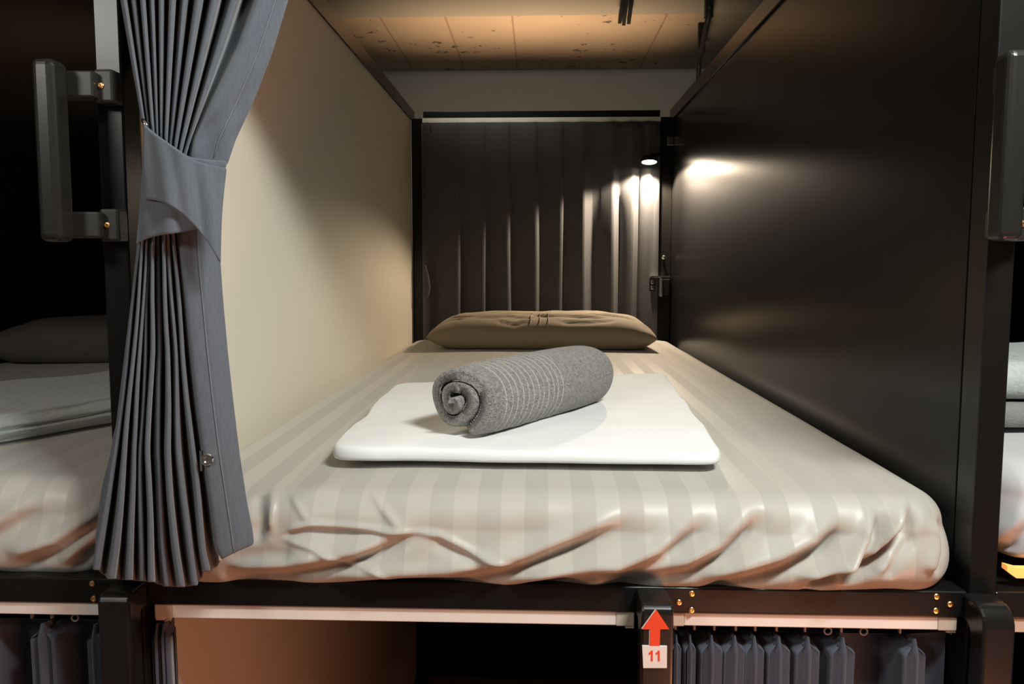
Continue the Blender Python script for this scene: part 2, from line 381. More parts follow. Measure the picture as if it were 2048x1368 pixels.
def mattress(name, x0, x1, y0, y1, ztop, zbot, strokes, m, label, nx=260, dome=0.010, r=0.036, corner=0.028, seed=0):
    bulge = 0.008
    prof, S = profile(ztop, zbot, r, bulge)
    SL = S[-1]; out_max = max(p[0] for p in prof)
    def P(l):
        l = min(l, SL)
        i = 0
        while i < len(S)-2 and l > S[i+1]: i += 1
        t = (l-S[i])/(S[i+1]-S[i]); a, b = prof[i], prof[i+1]
        return lerp(a[0], b[0], t), lerp(a[1], b[1], t)
    X0, X1, Y0, Y1 = x0+out_max, x1-out_max, y0+out_max, y1-out_max
    f = stroke_field(strokes)
    def axis(a, b, n, ne):
        return [a-SL+SL*k/ne for k in range(ne)] + [lerp(a, b, k/n) for k in range(n+1)] + [b+SL*(k+1)/ne for k in range(ne)]
    xs = axis(X0, X1, nx, 26); ys = [Y0-SL+SL*k/54 for k in range(54)] + [lerp(Y0, Y1, (k/90)**1.3) for k in range(91)] + [Y1+SL*(k+1)/14 for k in range(14)]
    rows = []
    for b in ys:
        row = []
        for a in xs:
            ac, bc = min(max(a, X0+corner), X1-corner), min(max(b, Y0+corner), Y1-corner)
            # rounded-corner plan: distance outside the inset rectangle less the corner radius
            d = Vector((a-ac, b-bc)); dl = d.length
            ins_x, ins_y = min(max(a, X0), X1), min(max(b, Y0), Y1)
            if abs(d.x) > 1e-9 and abs(d.y) > 1e-9:
                l = dl-corner; n = d/dl; base = Vector((ac, bc)) + n*min(dl, corner)
                l = max(0, l)*1.0 if dl > corner else 0
            else:
                base = Vector((ins_x, ins_y)); dd = Vector((a, b))-base; l = dl-corner
                n = d/dl if dl > 1e-9 else Vector((0, 0)); l = max(0, l)
            if l <= 0: base = Vector((a, b))
            o, dn = P(l)
            px = base.x + n.x*o; py = base.y + n.y*o; z = ztop - dn
            tx = (px-(x0+x1)/2)/((x1-x0)/2); ty = (py-(y0+y1)/2)/((y1-y0)/2)
            top = max(0, 1-l/0.05)
            z += dome*(1-tx*tx)*(1-ty**4)*top + 0.0018*hnoise(px*6, py*4, 3+seed)*top
            front = smooth01((Y0+0.03-py)/0.03)
            if front > 0 and l > 0:
                g = f(px, z)*front
                g += 0.0022*hnoise(px*22, z*30, 1+seed)*min(1, l/0.03)*front
                py -= g*abs(n.y); px += n.x*g
                if l > SL*0.8: z += 0.004*hnoise(px*14, 0, 5+seed)*(l/SL-0.8)/0.2
            row.append((px, py, z))
        rows.append(row)
    bm = bmesh.new(); V = grid(bm, rows)
    # close underneath
    per = [v for v in V[0]] + [r_[-1] for r_ in V[1:]] + V[-1][-2::-1] + [r_[0] for r_ in V[-2:0:-1]]
    bm.faces.new(per[::-1])
    bmesh.ops.remove_doubles(bm, verts=bm.verts[:], dist=1e-5)
    bmesh.ops.recalc_face_normals(bm, faces=bm.faces[:])
    o = obj(name, bm, m, None, smooth=True)
    return tag(o, label, 'mattress')
def Z(u, v): p = at(u, v, 0.0); return (p.x, p.z)
def pxs(pts): return [Z(*p) for p in pts]
strokes = [
    (pxs([(430, 1145), (580, 1138), (720, 1112), (790, 1082), (850, 1050)]), 0.0103, 0.0131, 'fold'),
    (pxs([(640, 1172), (900, 1155), (1050, 1122), (1180, 1075), (1290, 1025)]), 0.0126, 0.0149, 'fold'),
    (pxs([(1000, 1178), (1230, 1139), (1319, 1107), (1380, 1067), (1420, 1020)]), 0.0115, 0.0149, 'fold'),
    (pxs([(1180, 1172), (1373, 1132), (1444, 1100), (1490, 1060), (1545, 1010)]), 0.0126, 0.0149, 'fold'),
    (pxs([(1390, 1171), (1480, 1146), (1560, 1122), (1633, 1090), (1700, 1035)]), 0.0126, 0.0158, 'fold'),
    (pxs([(1590, 1170), (1693, 1128), (1736, 1078), (1765, 1015)]), 0.0080, 0.0175, 'fold'),
    (pxs([(1660, 1160), (1747, 1107), (1800, 1060), (1842, 1000)]), 0.0092, 0.0192, 'fold'),
    (pxs([(1755, 1150), (1787, 1105), (1830, 1060)]), 0.0069, 0.0070, 'fold'),
    (pxs([(1860, 1150), (1885, 1100), (1895, 1040)]), 0.0092, 0.0088, 'fold'),
    (pxs([(533, 972), (542, 1010), (548, 1068)]), 0.004, 0.0045, 'ridge'),
    (pxs([(510, 990), (522, 1040), (520, 1090)]), 0.008, -0.007, 'ridge'),
    (pxs([(548, 1068), (585, 1054), (625, 1046), (700, 1050), (800, 1060), (880, 1060)]), 0.0035, 0.0055, 'ridge'),
    (pxs([(540, 1080), (620, 1062), (720, 1066), (820, 1074)]), 0.008, -0.0045, 'ridge'),
    (pxs([(548, 1068), (640, 1090), (700, 1120), (752, 1130), (810, 1165)]), 0.0035, 0.004, 'ridge'),
    (pxs([(563, 980), (600, 1020), (622, 1046)]), 0.0035, 0.0035, 'ridge'),
    (pxs([(730, 980), (770, 1022), (808, 1060)]), 0.0045, 0.004, 'ridge'),
    (pxs([(830, 1060), (880, 1066), (940, 1092), (1000, 1115), (1060, 1122)]), 0.004, 0.005, 'ridge'),
    (pxs([(860, 1075), (920, 1100), (980, 1128)]), 0.007, -0.004, 'ridge'),
    (pxs([(440, 1150), (480, 1120), (540, 1105), (620, 1110)]), 0.012, -0.006, 'ridge'),
]
mattress('mattress', -0.472, 0.4745, -0.012, 1.855, 0.104, -0.002, strokes, M_sheet, 'mattress in taupe striped sheet with gathered folds on its front, in the centre bed')
nb_strokes = [([(x*0.9+dx, z) for x, z in pts], wd, amp, k) for pts, wd, amp, k, dx in [
    ([(-0.71, 0.012), (-0.64, 0.035), (-0.60, 0.06), (-0.575, 0.09)], 0.011, 0.011, 'fold', 0.0),
    ([(-0.64, 0.006), (-0.595, 0.04), (-0.575, 0.07), (-0.56, 0.095)], 0.009, 0.010, 'fold', 0.0),
    ([(-0.80, 0.01), (-0.73, 0.05), (-0.66, 0.085)], 0.012, 0.008, 'fold', 0.0),
    ([(-0.60, 0.008), (-0.56, 0.022), (-0.53, 0.03)], 0.008, 0.007, 'fold', 0.0)]]
mattress('mattress', -1.448, -0.512, 0.004, 1.855, 0.112, -0.002, nb_strokes, M_sheet, 'mattress in taupe sheet under folded grey blanket, in the left neighbouring bed', nx=200, seed=11)
nb2 = [([(0.55, 0.01), (0.575, 0.05), (0.62, 0.09)], 0.012, 0.012, 'fold'), ([(0.60, 0.01), (0.66, 0.06), (0.72, 0.09)], 0.012, 0.012, 'fold'), ([(0.53, 0.03), (0.54, 0.06), (0.56, 0.09)], 0.008, 0.008, 'fold')]
mattress('mattress', 0.516, 1.448, 0.004, 1.855, 0.140, 0.026, nb2, M_sheetw, 'mattress in pale sheet, in the right neighbouring bed at the photo edge', nx=160, seed=23)

# ------------------------------------------------------------------ soft slabs
def slab(corners, z0, z1, nx, ny, rnd, wob=0.0, seed=0, layers=1, sag=0.0, under=0.0):
    """closed rounded slab on a quad (FL, FR, BR, BL); layers>1 grooves the edge like folded cloth"""
    FL, FR, BR, BL = [Vector((*c, 0)) for c in corners]
    h = z1-z0
    nprof = 8*layers+2
    bm = bmesh.new()
    def pos(s, t): return (FL.lerp(FR, s)).lerp(BL.lerp(BR, s), t)
    # edge loop parameterisation: rounded rectangle plan
    nper = 2*(nx+ny); cen = pos(0.5, 0.5)
    loop = []
    for k in range(nx): loop.append((k/nx, 0))
    for k in range(ny): loop.append((1, k/ny))
    for k in range(nx): loop.append((1-k/nx, 1))
    for k in range(ny): loop.append((0, 1-k/ny))
    # round the corners of the plan with a superellipse-like pull
    def rc(s, t):
        a, b = 2*s-1, 2*t-1; e = 26
        q = (abs(a)**e + abs(b)**e)**(1/e); k = max(abs(a), abs(b))/q if q > 0 else 1
        return 0.5+a*k/2, 0.5+b*k/2
    P = []
    for s, t in loop: s2, t2 = rc(s, t); P.append(pos(s2, t2))
    n = len(P)
    P = [p + (p-cen).normalized()*wob*hnoise(p.x*9, p.y*9, seed) for p in P]
    N = []
    for i in range(n):
        tg = P[(i+1) % n]-P[i-1]; N.append(Vector((tg.y, -tg.x, 0)).normalized())
    def topz(p):
        z = z1 + wob*0.55*hnoise(p.x*7, p.y*7, seed+1) + wob*0.25*hnoise(p.x*25, p.y*25, seed+2)
        return z
    rings = []
    # edge profile from top inwards to bottom
    prof = []
    for j in range(nprof+1):
        a = j/nprof
        ph = PI/2 - a*PI
        inset = rnd*(1-math.cos(ph))
        if under: inset += under*smooth01((a-0.72)/0.28)
        if layers > 1: inset += 0.22*h*(1-abs(math.sin(a*PI*layers)))**2.5 * (1 if 0.03 < a < 0.97 else 0)
        prof.append((inset, a))
    for inset, a in prof:
        ring = []
        for i in range(n):
            p = P[i]-N[i]*inset
            zt = topz(p); z = lerp(zt, z0, 0.5-0.5*math.sin(PI/2-a*PI) if layers == 1 else a)
            if layers > 1 and 0 < a < 1: z += wob*0.5*hnoise(p.x*14, p.y*14, seed+a*9)
            ring.append(bm.verts.new((p.x, p.y, z)))
        rings.append(ring)
    for r0, r1 in zip(rings, rings[1:]):
        for i in range(n): bm.faces.new((r0[i], r0[(i+1) % n], r1[(i+1) % n], r1[i]))
    # top: concentric rings toward the centre
    prev = rings[0]; NR = 14
    for j in range(1, NR):
        k = 1-j/NR
        ring = []
        for i in range(n):
            q = Vector(rings[0][i].co); p = Vector((lerp(cen.x, q.x, k), lerp(cen.y, q.y, k), 0))
            ring.append(bm.verts.new((p.x, p.y, topz(p) - sag*(1-k))))
        for i in range(n): bm.faces.new((ring[i], ring[(i+1) % n], prev[(i+1) % n], prev[i]))
        prev = ring
    c = bm.verts.new((cen.x, cen.y, topz(cen)-sag))
    for i in range(n): bm.faces.new((c, prev[(i+1) % n], prev[i]))
    bm.faces.new(rings[-1])
    bmesh.ops.recalc_face_normals(bm, faces=bm.faces[:])
    return bm

bm = slab([(-0.279, 0.100), (0.222, 0.092), (0.266, 0.79), (-0.300, 0.635)], 0.1155, 0.1345, 90, 90, 0.006, 0.0060, 4, under=0.016)
tag(obj('folded_duvet', bm, M_duvet, None, smooth=True), 'white duvet folded flat in the middle of the centre bed', 'duvet')

# rolled towel: thick spiral strip extruded along its length
def towel():
    A = Vector((-0.126, 0.165, 0)); B = Vector((0.072, 0.462, 0))
    ax = (B-A).normalized(); Ln = (B-A).length
    root = thing('rolled_towel', 'grey terry towel rolled up with pale ribs, on the white duvet', 'towel', (A.x, A.y, 0.1370))
    root.rotation_euler = (0, 0, math.atan2(ax.y, ax.x)-PI/2)
    def spiral(th, layer):   # th measured from outer end inward
        return None
    N = 150; turns = 2.3
    th0 = -0.35*PI           # outer loose end low on the right flank
    mid = []
    for k in range(N+1):
        t = k/N; th = th0 + turns*2*PI*t
        r = lerp(0.0540, 0.0060, t**0.9)
        r *= 1 + 0.13*math.sin(3*th+0.6)*t*(1-t)*2 + 0.05*hnoise(t*9, 0, 2)
        x = r*1.08*math.cos(th); z = r*0.93*math.sin(th)
        mid.append(Vector((x, z)))
    tk = 0.0072
    outer, inner = [], []
    for k in range(N+1):
        d = (mid[min(k+1, N)]-mid[max(k-1, 0)]).normalized(); nrm = Vector((d.y, -d.x))
        fall = 0.55+0.45*min(1, (N-k)/6, k/3+0.3)
        outer.append(mid[k]+nrm*tk*fall); inner.append(mid[k]-nrm*tk*fall)
    loop = outer + inner[::-1]
    par = [k/N for k in range(N+1)] + [k/N for k in range(N, -1, -1)]
    ny = 64; rows = []
    zmin = min(p.y for p in loop)
    endin = [0.006]
    bmm = bmesh.new(); rings = []
    for j in range(-1, ny+2):
        t = max(0, min(1, j/ny)); ring = []
        for p, s in zip(loop, par):
            off0 = 0.010*hnoise(s*5, 1.3, 8) + 0.016*s*(1-s)*2 - 0.012*s
            off1 = 0.010*hnoise(s*5, 4.3, 8)
            y = lerp(off0, Ln+off1, t)
            q = Vector(p)
            e = min(t, 1-t)*Ln
            k = 1 - 0.10*math.exp(-e/0.012) - (0.05 if j in (-1, ny+1) else 0)
            if j in (-1, ny+1):
                # round the cut end of the strip over toward its mid line
                i = min(range(1)); 
            bulge = 1 + 0.045*math.sin(t*PI*1.0) + 0.05*(t-0.3)*0.8 + 0.012*hnoise(t*5, s*3, 4)
            rib = 0.0
            if RIB_0 < y < RIB_1 and s < 0.42:
                rib = 0.0011*math.exp(-(((y/RIB_P) % 1.0 - 0.1)/0.14)**2)
            q = q*k*bulge
            if q.length > 1e-6: q += q.normalized()*rib
            ring.append(bmm.verts.new((q.x, y, q.y - zmin*1.0)))
        rings.append(ring)
    n = len(loop)
    for a, b in zip(rings, rings[1:]):
        for i in range(n): bmm.faces.new((a[i], a[(i+1) % n], b[(i+1) % n], b[i]))
    m_ = N+1
    for ring, flip in ((rings[0], 0), (rings[-1], 1)):
        for k in range(N):
            f = (ring[k], ring[k+1], ring[n-2-k], ring[n-1-k])
            bmm.faces.new(f if flip else f[::-1])
    bmesh.ops.recalc_face_normals(bmm, faces=bmm.faces[:])
    me = bpy.data.meshes.new('cloth'); bmm.to_mesh(me); bmm.free()
    o = bpy.data.objects.new('cloth', me); COL.objects.link(o); o.parent = root; me.materials.append(M_towel)
    for p in me.polygons: p.use_smooth = True
    return root
towel()

# ------------------------------------------------------------------ pillows
def pillow(name, cx, cy, z, hx, hy, hz, m, label, wr, rot=0.0, seed=0, nx=110, ny=64, seams=False):
    root = thing(name, label, 'pillow', (cx, cy, z)); root.rotation_euler = (0, 0, rot)
    bm = bmesh.new()
    f = stroke_field(wr) if wr else (lambda a, b: 0)
    def H_(a, b):
        e = (max(0, 1-abs(a)**7))**0.62 * (max(0, 1-abs(b)**5))**0.50
        return e
    for sgn in (1, -1):
        rows = []
        for j in range(ny+1):
            b = -1+2*j/ny; row = []
            for i in range(nx+1):
                a = -1+2*i/nx
                pin = 1 - 0.07*(1-abs(a)**2)*abs(b)**3*0.6
                x = a*hx*(1-0.05*(1-b*b)*0+0.0) * (1-0.045*(abs(b)**2)*(1-abs(a)**0.0)); y = b*hy*pin
                x *= 1-0.03*(1-abs(b))**2*abs(a)**4
                h = H_(a, b)
                if sgn > 0:
                    zz = 0
                    zz = hz*(0.36 + 0.64*h)
                    zz += (f(x, y) + 0.006*hnoise(x*7, y*11, seed) + 0.003*hnoise(x*18, y*26, seed+1))*min(1, h*2)
                else:
                    zz = hz*0.36*(1-min(1, h*1.5))
                row.append((x, y, zz))
            rows.append(row)
        grid(bm, rows)
    bmesh.ops.remove_doubles(bm, verts=bm.verts[:], dist=5e-5)
    bmesh.ops.recalc_face_normals(bm, faces=bm.faces[:])
    me = bpy.data.meshes.new('pillowcase'); bm.to_mesh(me); bm.free()
    o = bpy.data.objects.new('pillowcase', me); COL.objects.link(o); o.parent = root; me.materials.append(m)
    for p in me.polygons: p.use_smooth = True
    if seams:
        for sx in (-0.028, 0.0, 0.026):
            bm = bmesh.new(); pts = []
            for j in range(60):
                b = -0.93+1.3*j/59; x = sx+0.006*math.sin(b*3); y = b*hy
                a = x/hx; h = H_(a, b)
                zz = hz*(0.36+0.64*h) + (f(x, y) + 0.006*hnoise(x*7, y*11, seed) + 0.003*hnoise(x*18, y*26, seed+1))*min(1, h*2)
                pts.append((x, y, zz+0.0010))
            tube(bm, pts, 0.0013, 6)
            s = obj('seam', bm, M_seam, None, smooth=True); s.parent = root
    return root
pw = [([(-0.31, -0.09), (-0.22, -0.12), (-0.12, -0.10)], 0.009, 0.0084, 'fold'), ([(-0.22, -0.16), (-0.10, -0.135), (0.0, -0.155)], 0.008, 0.0072, 'fold'),
      ([(-0.04, -0.09), (0.02, -0.13), (0.10, -0.125), (0.22, -0.14)], 0.010, 0.0096, 'fold'), ([(0.12, -0.08), (0.22, -0.10), (0.31, -0.15)], 0.009, 0.0084, 'fold'),
      ([(-0.28, -0.03), (-0.1, -0.06), (0.1, -0.05), (0.28, -0.06)], 0.014, 0.0054, 'fold'), ([(-0.24, 0.05), (0.0, 0.02), (0.24, 0.04)], 0.018, 0.0042, 'fold'),
      ([(-0.33, -0.17), (-0.28, -0.13), (-0.23, -0.17)], 0.007, 0.0066, 'fold'), ([(-0.14, -0.17), (-0.08, -0.185), (-0.02, -0.17)], 0.006, 0.0048, 'fold'),
      ([(0.05, -0.175), (0.14, -0.18), (0.24, -0.165)], 0.007, 0.0054, 'fold')]
pillow('pillow', 0.004, 1.620, 0.114, 0.352, 0.215, 0.099, M_pillow, 'taupe pillow with creased case at the head of the centre bed', pw, -0.03, 3, seams=True)
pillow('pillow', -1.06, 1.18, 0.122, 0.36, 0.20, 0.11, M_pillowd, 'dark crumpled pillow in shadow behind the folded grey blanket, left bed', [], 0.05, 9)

# folded blankets on the neighbouring beds
bm = slab([(-0.775, 0.125), (-0.555, 0.48), (-0.80, 0.68), (-1.10, 0.34)], 0.1215, 0.160, 60, 60, 0.012, 0.008, 15, layers=2)
tag(obj('folded_blanket', bm, M_blanket, None, smooth=True), 'grey blanket folded in layers on the left neighbouring bed', 'blanket')
bm = slab([(0.600, 0.17), (0.90, 0.17), (0.90, 0.50), (0.600, 0.50)], 0.1505, 0.183, 40, 40, 0.014, 0.006, 21)
tag(obj('folded_blanket', bm, M_blanketd, None, smooth=True), 'dark grey folded blanket lowest in the pile on the right neighbouring bed', 'blanket')
bm = slab([(0.598, 0.18), (0.88, 0.18), (0.88, 0.48), (0.598, 0.48)], 0.186, 0.238, 40, 40, 0.022, 0.006, 27)
tag(obj('folded_towel', bm, M_blanket, None, smooth=True), 'light grey folded towel on top of the dark blanket, right neighbouring bed', 'towel')

# emissive block standing in for a lit orange surface under the right neighbour's mattress
t = thing('orange_glow', 'amber glow standing in for a lit orange surface under the right neighbouring mattress', 'painted glow', (0.72, 0.02, 0.0))
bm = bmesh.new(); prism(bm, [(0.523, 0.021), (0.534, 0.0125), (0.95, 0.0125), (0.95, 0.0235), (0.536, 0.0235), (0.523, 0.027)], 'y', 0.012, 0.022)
obj('glow_face', bm, M_amber, t)

# ------------------------------------------------------------------ ladders
def stringer(bm, x0, x1, yf, z_top, z_bot, r, yb=0.0):
    pts = [(yb, z_top)]
    for k in range(9):
        a = k/8*PI/2; pts.append((yf+r-r*math.sin(a), z_top-r+r*math.cos(a)))
    pts += [(yf, z_bot), (yf+0.026, z_bot)]
    for k in range(7):
        a = PI/2-k/6*PI/2; ri = max(0.003, r-0.010); pts.append((yf+0.026+ri-ri*math.sin(a), z_top-0.029-ri+ri*math.cos(a)))
    pts.append((yb, z_top-0.029))
    prism(bm, pts, 'x', x0, x1)
    es = [e for e in bm.edges if abs(e.verts[0].co.x-e.verts[1].co.x) < 1e-6]
    bmesh.ops.bevel(bm, geom=es, offset=0.003, segments=2, affect='EDGES', profile=0.5)
    return bm
M_ladder = mat('black_gloss_steel', (0.012, 0.0112, 0.0105), 0.24, bump=(700, 0.06, 0.0004))
def ladder(xa, xb, label, wids, yfs, rs):
    t = thing('ladder', label, 'ladder', ((xa+xb)/2, -0.03, FLOOR))
    for x, wd, yf, r in zip((xa, xb), wids, yfs, rs):
        obj('stringer', stringer(bmesh.new(), x-wd/2, x+wd/2, yf, -0.001, FLOOR, r), M_ladder, t)
    for k in range(4):
        z = FLOOR+0.22+k*0.24; boxobj('rung', (xa+0.017, xb-0.017, -0.040, -0.014, z, z+0.026), M_ladder, t, 0.003)
    return t
ladder(0.1185, 0.486, 'black ladder hooked on the rail of the centre bed at right, carrying the red arrow', (0.0355, 0.034), (-0.044, -0.040), (0.010, 0.022))
ladder(-0.855, -0.488, 'black ladder hooked on the rail of the left bed, under the tied curtain', (0.0365, 0.0365), (-0.040, -0.040), (0.012, 0.012))

# number sign stuck on the ladder
t = thing('number_sign', 'white sticker numbered 11 with red arrow above it, on the ladder stringer', 'sign', (0.116, -0.0455, -0.07))
yS = -0.0442
def sticker(name, poly, m, y0, th):
    bm = bmesh.new(); prism(bm, poly, 'y', y0, y0-th); return obj(name, bm, m, t)
def sp(u, v): p = at(u, v, yS); return (p.x, p.z)
arrow = [sp(*p) for p in ((1312, 1218), (1338, 1257), (1320, 1257), (1319, 1291), (1299, 1291), (1300, 1257), (1284, 1257))]
o = sticker('arrow_edge', [(x-0.0009, z+0.0002) for x, z in arrow], M_white, yS, 0.0009)
o = sticker('arrow', arrow, M_red, yS-0.0009, 0.0009)
sticker('number_plate', [sp(*p) for p in ((1284, 1290), (1333.5, 1291), (1333, 1334), (1286, 1334))], M_white, yS, 0.0022)
for u0 in (1297.5, 1311.5):
    def q(a, b): p = at(u0+a, b, yS-0.0022); return (p.x, p.z)
    sticker('numeral', [q(4.4, 1301), (q(8, 1301)), q(8, 1322), q(4.2, 1322), q(4.2, 1307.5), q(0, 1309.5), q(0, 1306), q(2.8, 1304.2)], M_red, yS-0.0022, 0.0004)

# ------------------------------------------------------------------ curtain tracks
def track(x0, x1, y0, y1, z0, z1, label, caps, group=None):
    t = thing('curtain_track', label, 'curtain track', ((x0+x1)/2, (y0+y1)/2, z0))
    c = 0.021
    a = x0+(c if caps[0] else 0); b = x1-(c if caps[1] else 0)
    boxobj('rail_profile', (a, b, y0, y1, z0, z1), M_track, t, 0.0012)
    for k, (p, q) in enumerate(((x0, x0+c), (x1-c, x1))):
        if caps[k]:
            bm = box(bmesh.new(), p, q, y0-0.0006, y1, z0-0.0006, z1, 0.0012)
            e = p if k == 0 else q-0.010
            box(bm, e, e+0.010, y0+0.002, y1-0.002, z0-0.004, z0-0.0004)
            obj('end_cap', bm, M_cap, t)
    return t
track(-0.4655, 0.1000, 0.006, 0.030, -0.0485, -0.0318, 'long white curtain track under the bed rail left of the red arrow', (1, 1))
track(0.1365, 0.4665, 0.006, 0.030, -0.0475, -0.0318, 'white curtain track above the navy curtain right of the red arrow', (1, 1))
track(-1.440, -0.5290, 0.006, 0.030, -0.0470, -0.0318, 'white curtain track under the left neighbouring bed rail', (0, 0))
track(0.5225, 1.440, 0.006, 0.030, -0.0480, -0.0318, 'white curtain track under the right neighbouring bed rail', (1, 0))
track(-0.4325, 0.4275, 1.896, 1.912, 0.8855, 0.9025, 'pale curtain track under the back rail above the dark curtain', (0, 0))
track(-0.4745, 0.4745, 0.004, 0.026, 0.811, 0.829, 'curtain track over the bed opening holding the tied slate curtain', (0, 0))

# ------------------------------------------------------------------ lower curtains with pinch pleats
def ring_hook(x, y, z, parent, r=0.0042, ring=True):
    bm = bmesh.new()
    box(bm, x-0.005, x+0.005, y-0.004, y+0.004, z+0.0035, z+0.0075, 0.001)
    if ring:
        pts = [(x+r*math.sin(a), y-0.004, z-r+0.003+r*math.cos(a)) for a in [2*PI*k/14 for k in range(15)]]
        tube(bm, pts, 0.0011, 6)
    else: box(bm, x-0.0012, x+0.0012, y-0.002, y+0.002, z-0.004, z+0.004)
    return obj('curtain_hook', bm, M_hook, parent)
def lower_curtain(label, pleats, ends, ztop, zbot, y0, hooks, name='curtain', rings=(), deep=0.050):
    """pleats: list of (x centre, half width); between pleats the cloth hangs back"""
    t = thing(name, label, 'curtain', ((ends[0]+ends[1])/2, y0, zbot))
    rows = []
    nz = 60
    bm = bmesh.new()
    for k in range(nz+1):
        s = (k/nz)**1.8; row = []
        z = lerp(ztop, zbot, s)
        spread = 0.92 - 0.10*math.sin(min(1, s*2.5)*PI)*0 + 0.0
        body = min(1, s/0.019)
        row.append((ends[0], y0+deep*0.9, z))
        for i, (x, hw) in enumerate(pleats):
            for a, d in ((-1.10, deep), (-1.0, -0.002), (-0.86, -0.008), (-0.50, 0.020), (-0.14, -0.010), (0.14, -0.010), (0.50, 0.020), (0.86, -0.008), (1.0, -0.002), (1.10, deep)):
                ww = hw*(0.12+0.88*body)*(1 - 0.25*smooth01((s-0.05)/0.5)*(0.5+0.5*math.sin(i*2.1)))
                px = x + a*ww + 0.006*s*math.sin(i*1.7)
                # pinch: the cloth gathers to a point under the hook at the very top
                py = y0 + d*(0.5+0.5*body)
                dz = -0.011*abs(a)*(1-body)*0
                drop = 0.0135*min(1, abs(a))*(1-smooth01(s/0.03))
                row.append((px, py, z-drop*0.8))
        row.append((ends[1], y0+0.012, z))
        rows.append(row)
    grid(bm, rows)
    obj('cloth', bm, M_curtainl, t, smooth=True, solid=0.0012)
    for k, x in enumerate(hooks): ring_hook(x, y0+0.002, ztop+0.006, t, ring=k in rings)
    return t
def xp(u, v=1290, y=0.015): return at(u, v, y).x
pl = []
for u0, u1 in ((1342, 1362), (1368, 1391), (1400, 1445), (1447, 1491), (1488, 1528), (1534, 1580), (1590, 1640), (1660, 1710), (1806, 1850)):
    a, b = xp(u0), xp(u1); pl.append(((a+b)/2, (b-a)/2))
lower_curtain('navy pleated curtain hanging under the bed rail right of the red arrow', pl, (0.137, 0.468), -0.0605, -0.95, 0.018, [xp(u, 1270) for u in (1352, 1390, 1430, 1473, 1512, 1555, 1612, 1656, 1685, 1728, 1803, 1905)], rings=(7, 9))
pl = []
for u0, u1 in ((-60, -20), (64, 112), (178, 208)):
    a, b = xp(u0), xp(u1); pl.append(((a+b)/2, (b-a)/2))
lower_curtain('dark navy curtain under the left neighbouring bed rail', pl, (-1.0, -0.512), -0.060, -0.95, 0.018, [xp(u, 1255) for u in (60, 100, 150, 203)], rings=(2,))
lower_curtain('bunched dark curtain end beside the ladder under the long track', [(-0.4665, 0.005), (-0.4585, 0.004)], (-0.4735, -0.4535), -0.0565, -0.95, 0.016, [-0.462, -0.456], deep=0.014)

# ------------------------------------------------------------------ back curtain
t = thing('curtain', 'dark charcoal pleated curtain closing the head end of the centre bed', 'curtain', (0, 1.9, 0.0))
# pleat edges: (x of lit return's left edge, its width, return depth)
PE = [(-0.300, 0.009, 0.022), (-0.2035, 0.007, 0.020), (-0.116, 0.010, 0.022), (-0.016, 0.010, 0.022), (0.0775, 0.004, 0.014), (0.160, 0.030, 0.030), (0.262, 0.022, 0.030), (0.332, 0.030, 0.030), (0.393, 0.016, 0.02)]
rows = []; nz = 40
for k in range(nz+1):
    s = k/nz; z = lerp(0.884, 0.012, s); row = []
    open_ = 0.25 + 0.75*smooth01((s-0.05)/0.45)
    xL = -0.436; row.append((xL, 1.900, z)); row.append((xL+0.022, 1.885+0.006*math.sin(s*5), z)); row.append((xL+0.045, 1.902, z)); row.append((xL+0.07, 1.896, z))
    for i, (x, wd, dp) in enumerate(PE):
        wv = 0.004*math.sin(s*4+i*1.9)*s
        wob = wd*open_*(0.75+0.4*smooth01(s)) if i < 5 else wd*(0.45+0.55*open_)
        yf = 1.888 - dp*0.5*open_; yb = yf + dp*open_
        xm = x - (0.045 if i else 0.05)
        row.append((xm+wv, 1.898-0.004*open_, z)); row.append((x-0.012+wv, yf+0.001, z)); row.append((x-0.002+wv, yf, z)); row.append((x+wv, yf+0.002, z))
        row.append((x+wob+wv, yb, z)); row.append((x+wob+0.003+wv, yb+0.001, z)); 
    row.append((0.427, 1.896, z))
    rows.append(row)
bm = bmesh.new(); grid(bm, rows)
obj('cloth', bm, M_curtainb, t, smooth=True, solid=0.0015)
for x, wd, dp in PE + [(-0.40, 0, 0)]:
    bm = bmesh.new(); tube(bm, [(x-0.002, 1.893, 0.878), (x-0.002, 1.893, 0.85)], 0.0014, 6); obj('pleat_pin', bm, M_black, t)
bm = bmesh.new()
tube(bm, [(-0.425, 1.879, 0.37), (-0.413, 1.872, 0.33), (-0.408, 1.870, 0.29), (-0.413, 1.872, 0.26), (-0.425, 1.879, 0.245)], 0.004, 8)
obj('tieback_loop', bm, M_curtainb, t, smooth=True)

# ------------------------------------------------------------------ tied slate curtain at the front
t = thing('curtain', 'slate grey pleated curtain tied back at the left of the bed opening', 'curtain', at(330, 1100, -0.04))
def band_surface(rows_fn, vs):
    bm = bmesh.new(); grid(bm, [rows_fn(v) for v in vs]); return bm
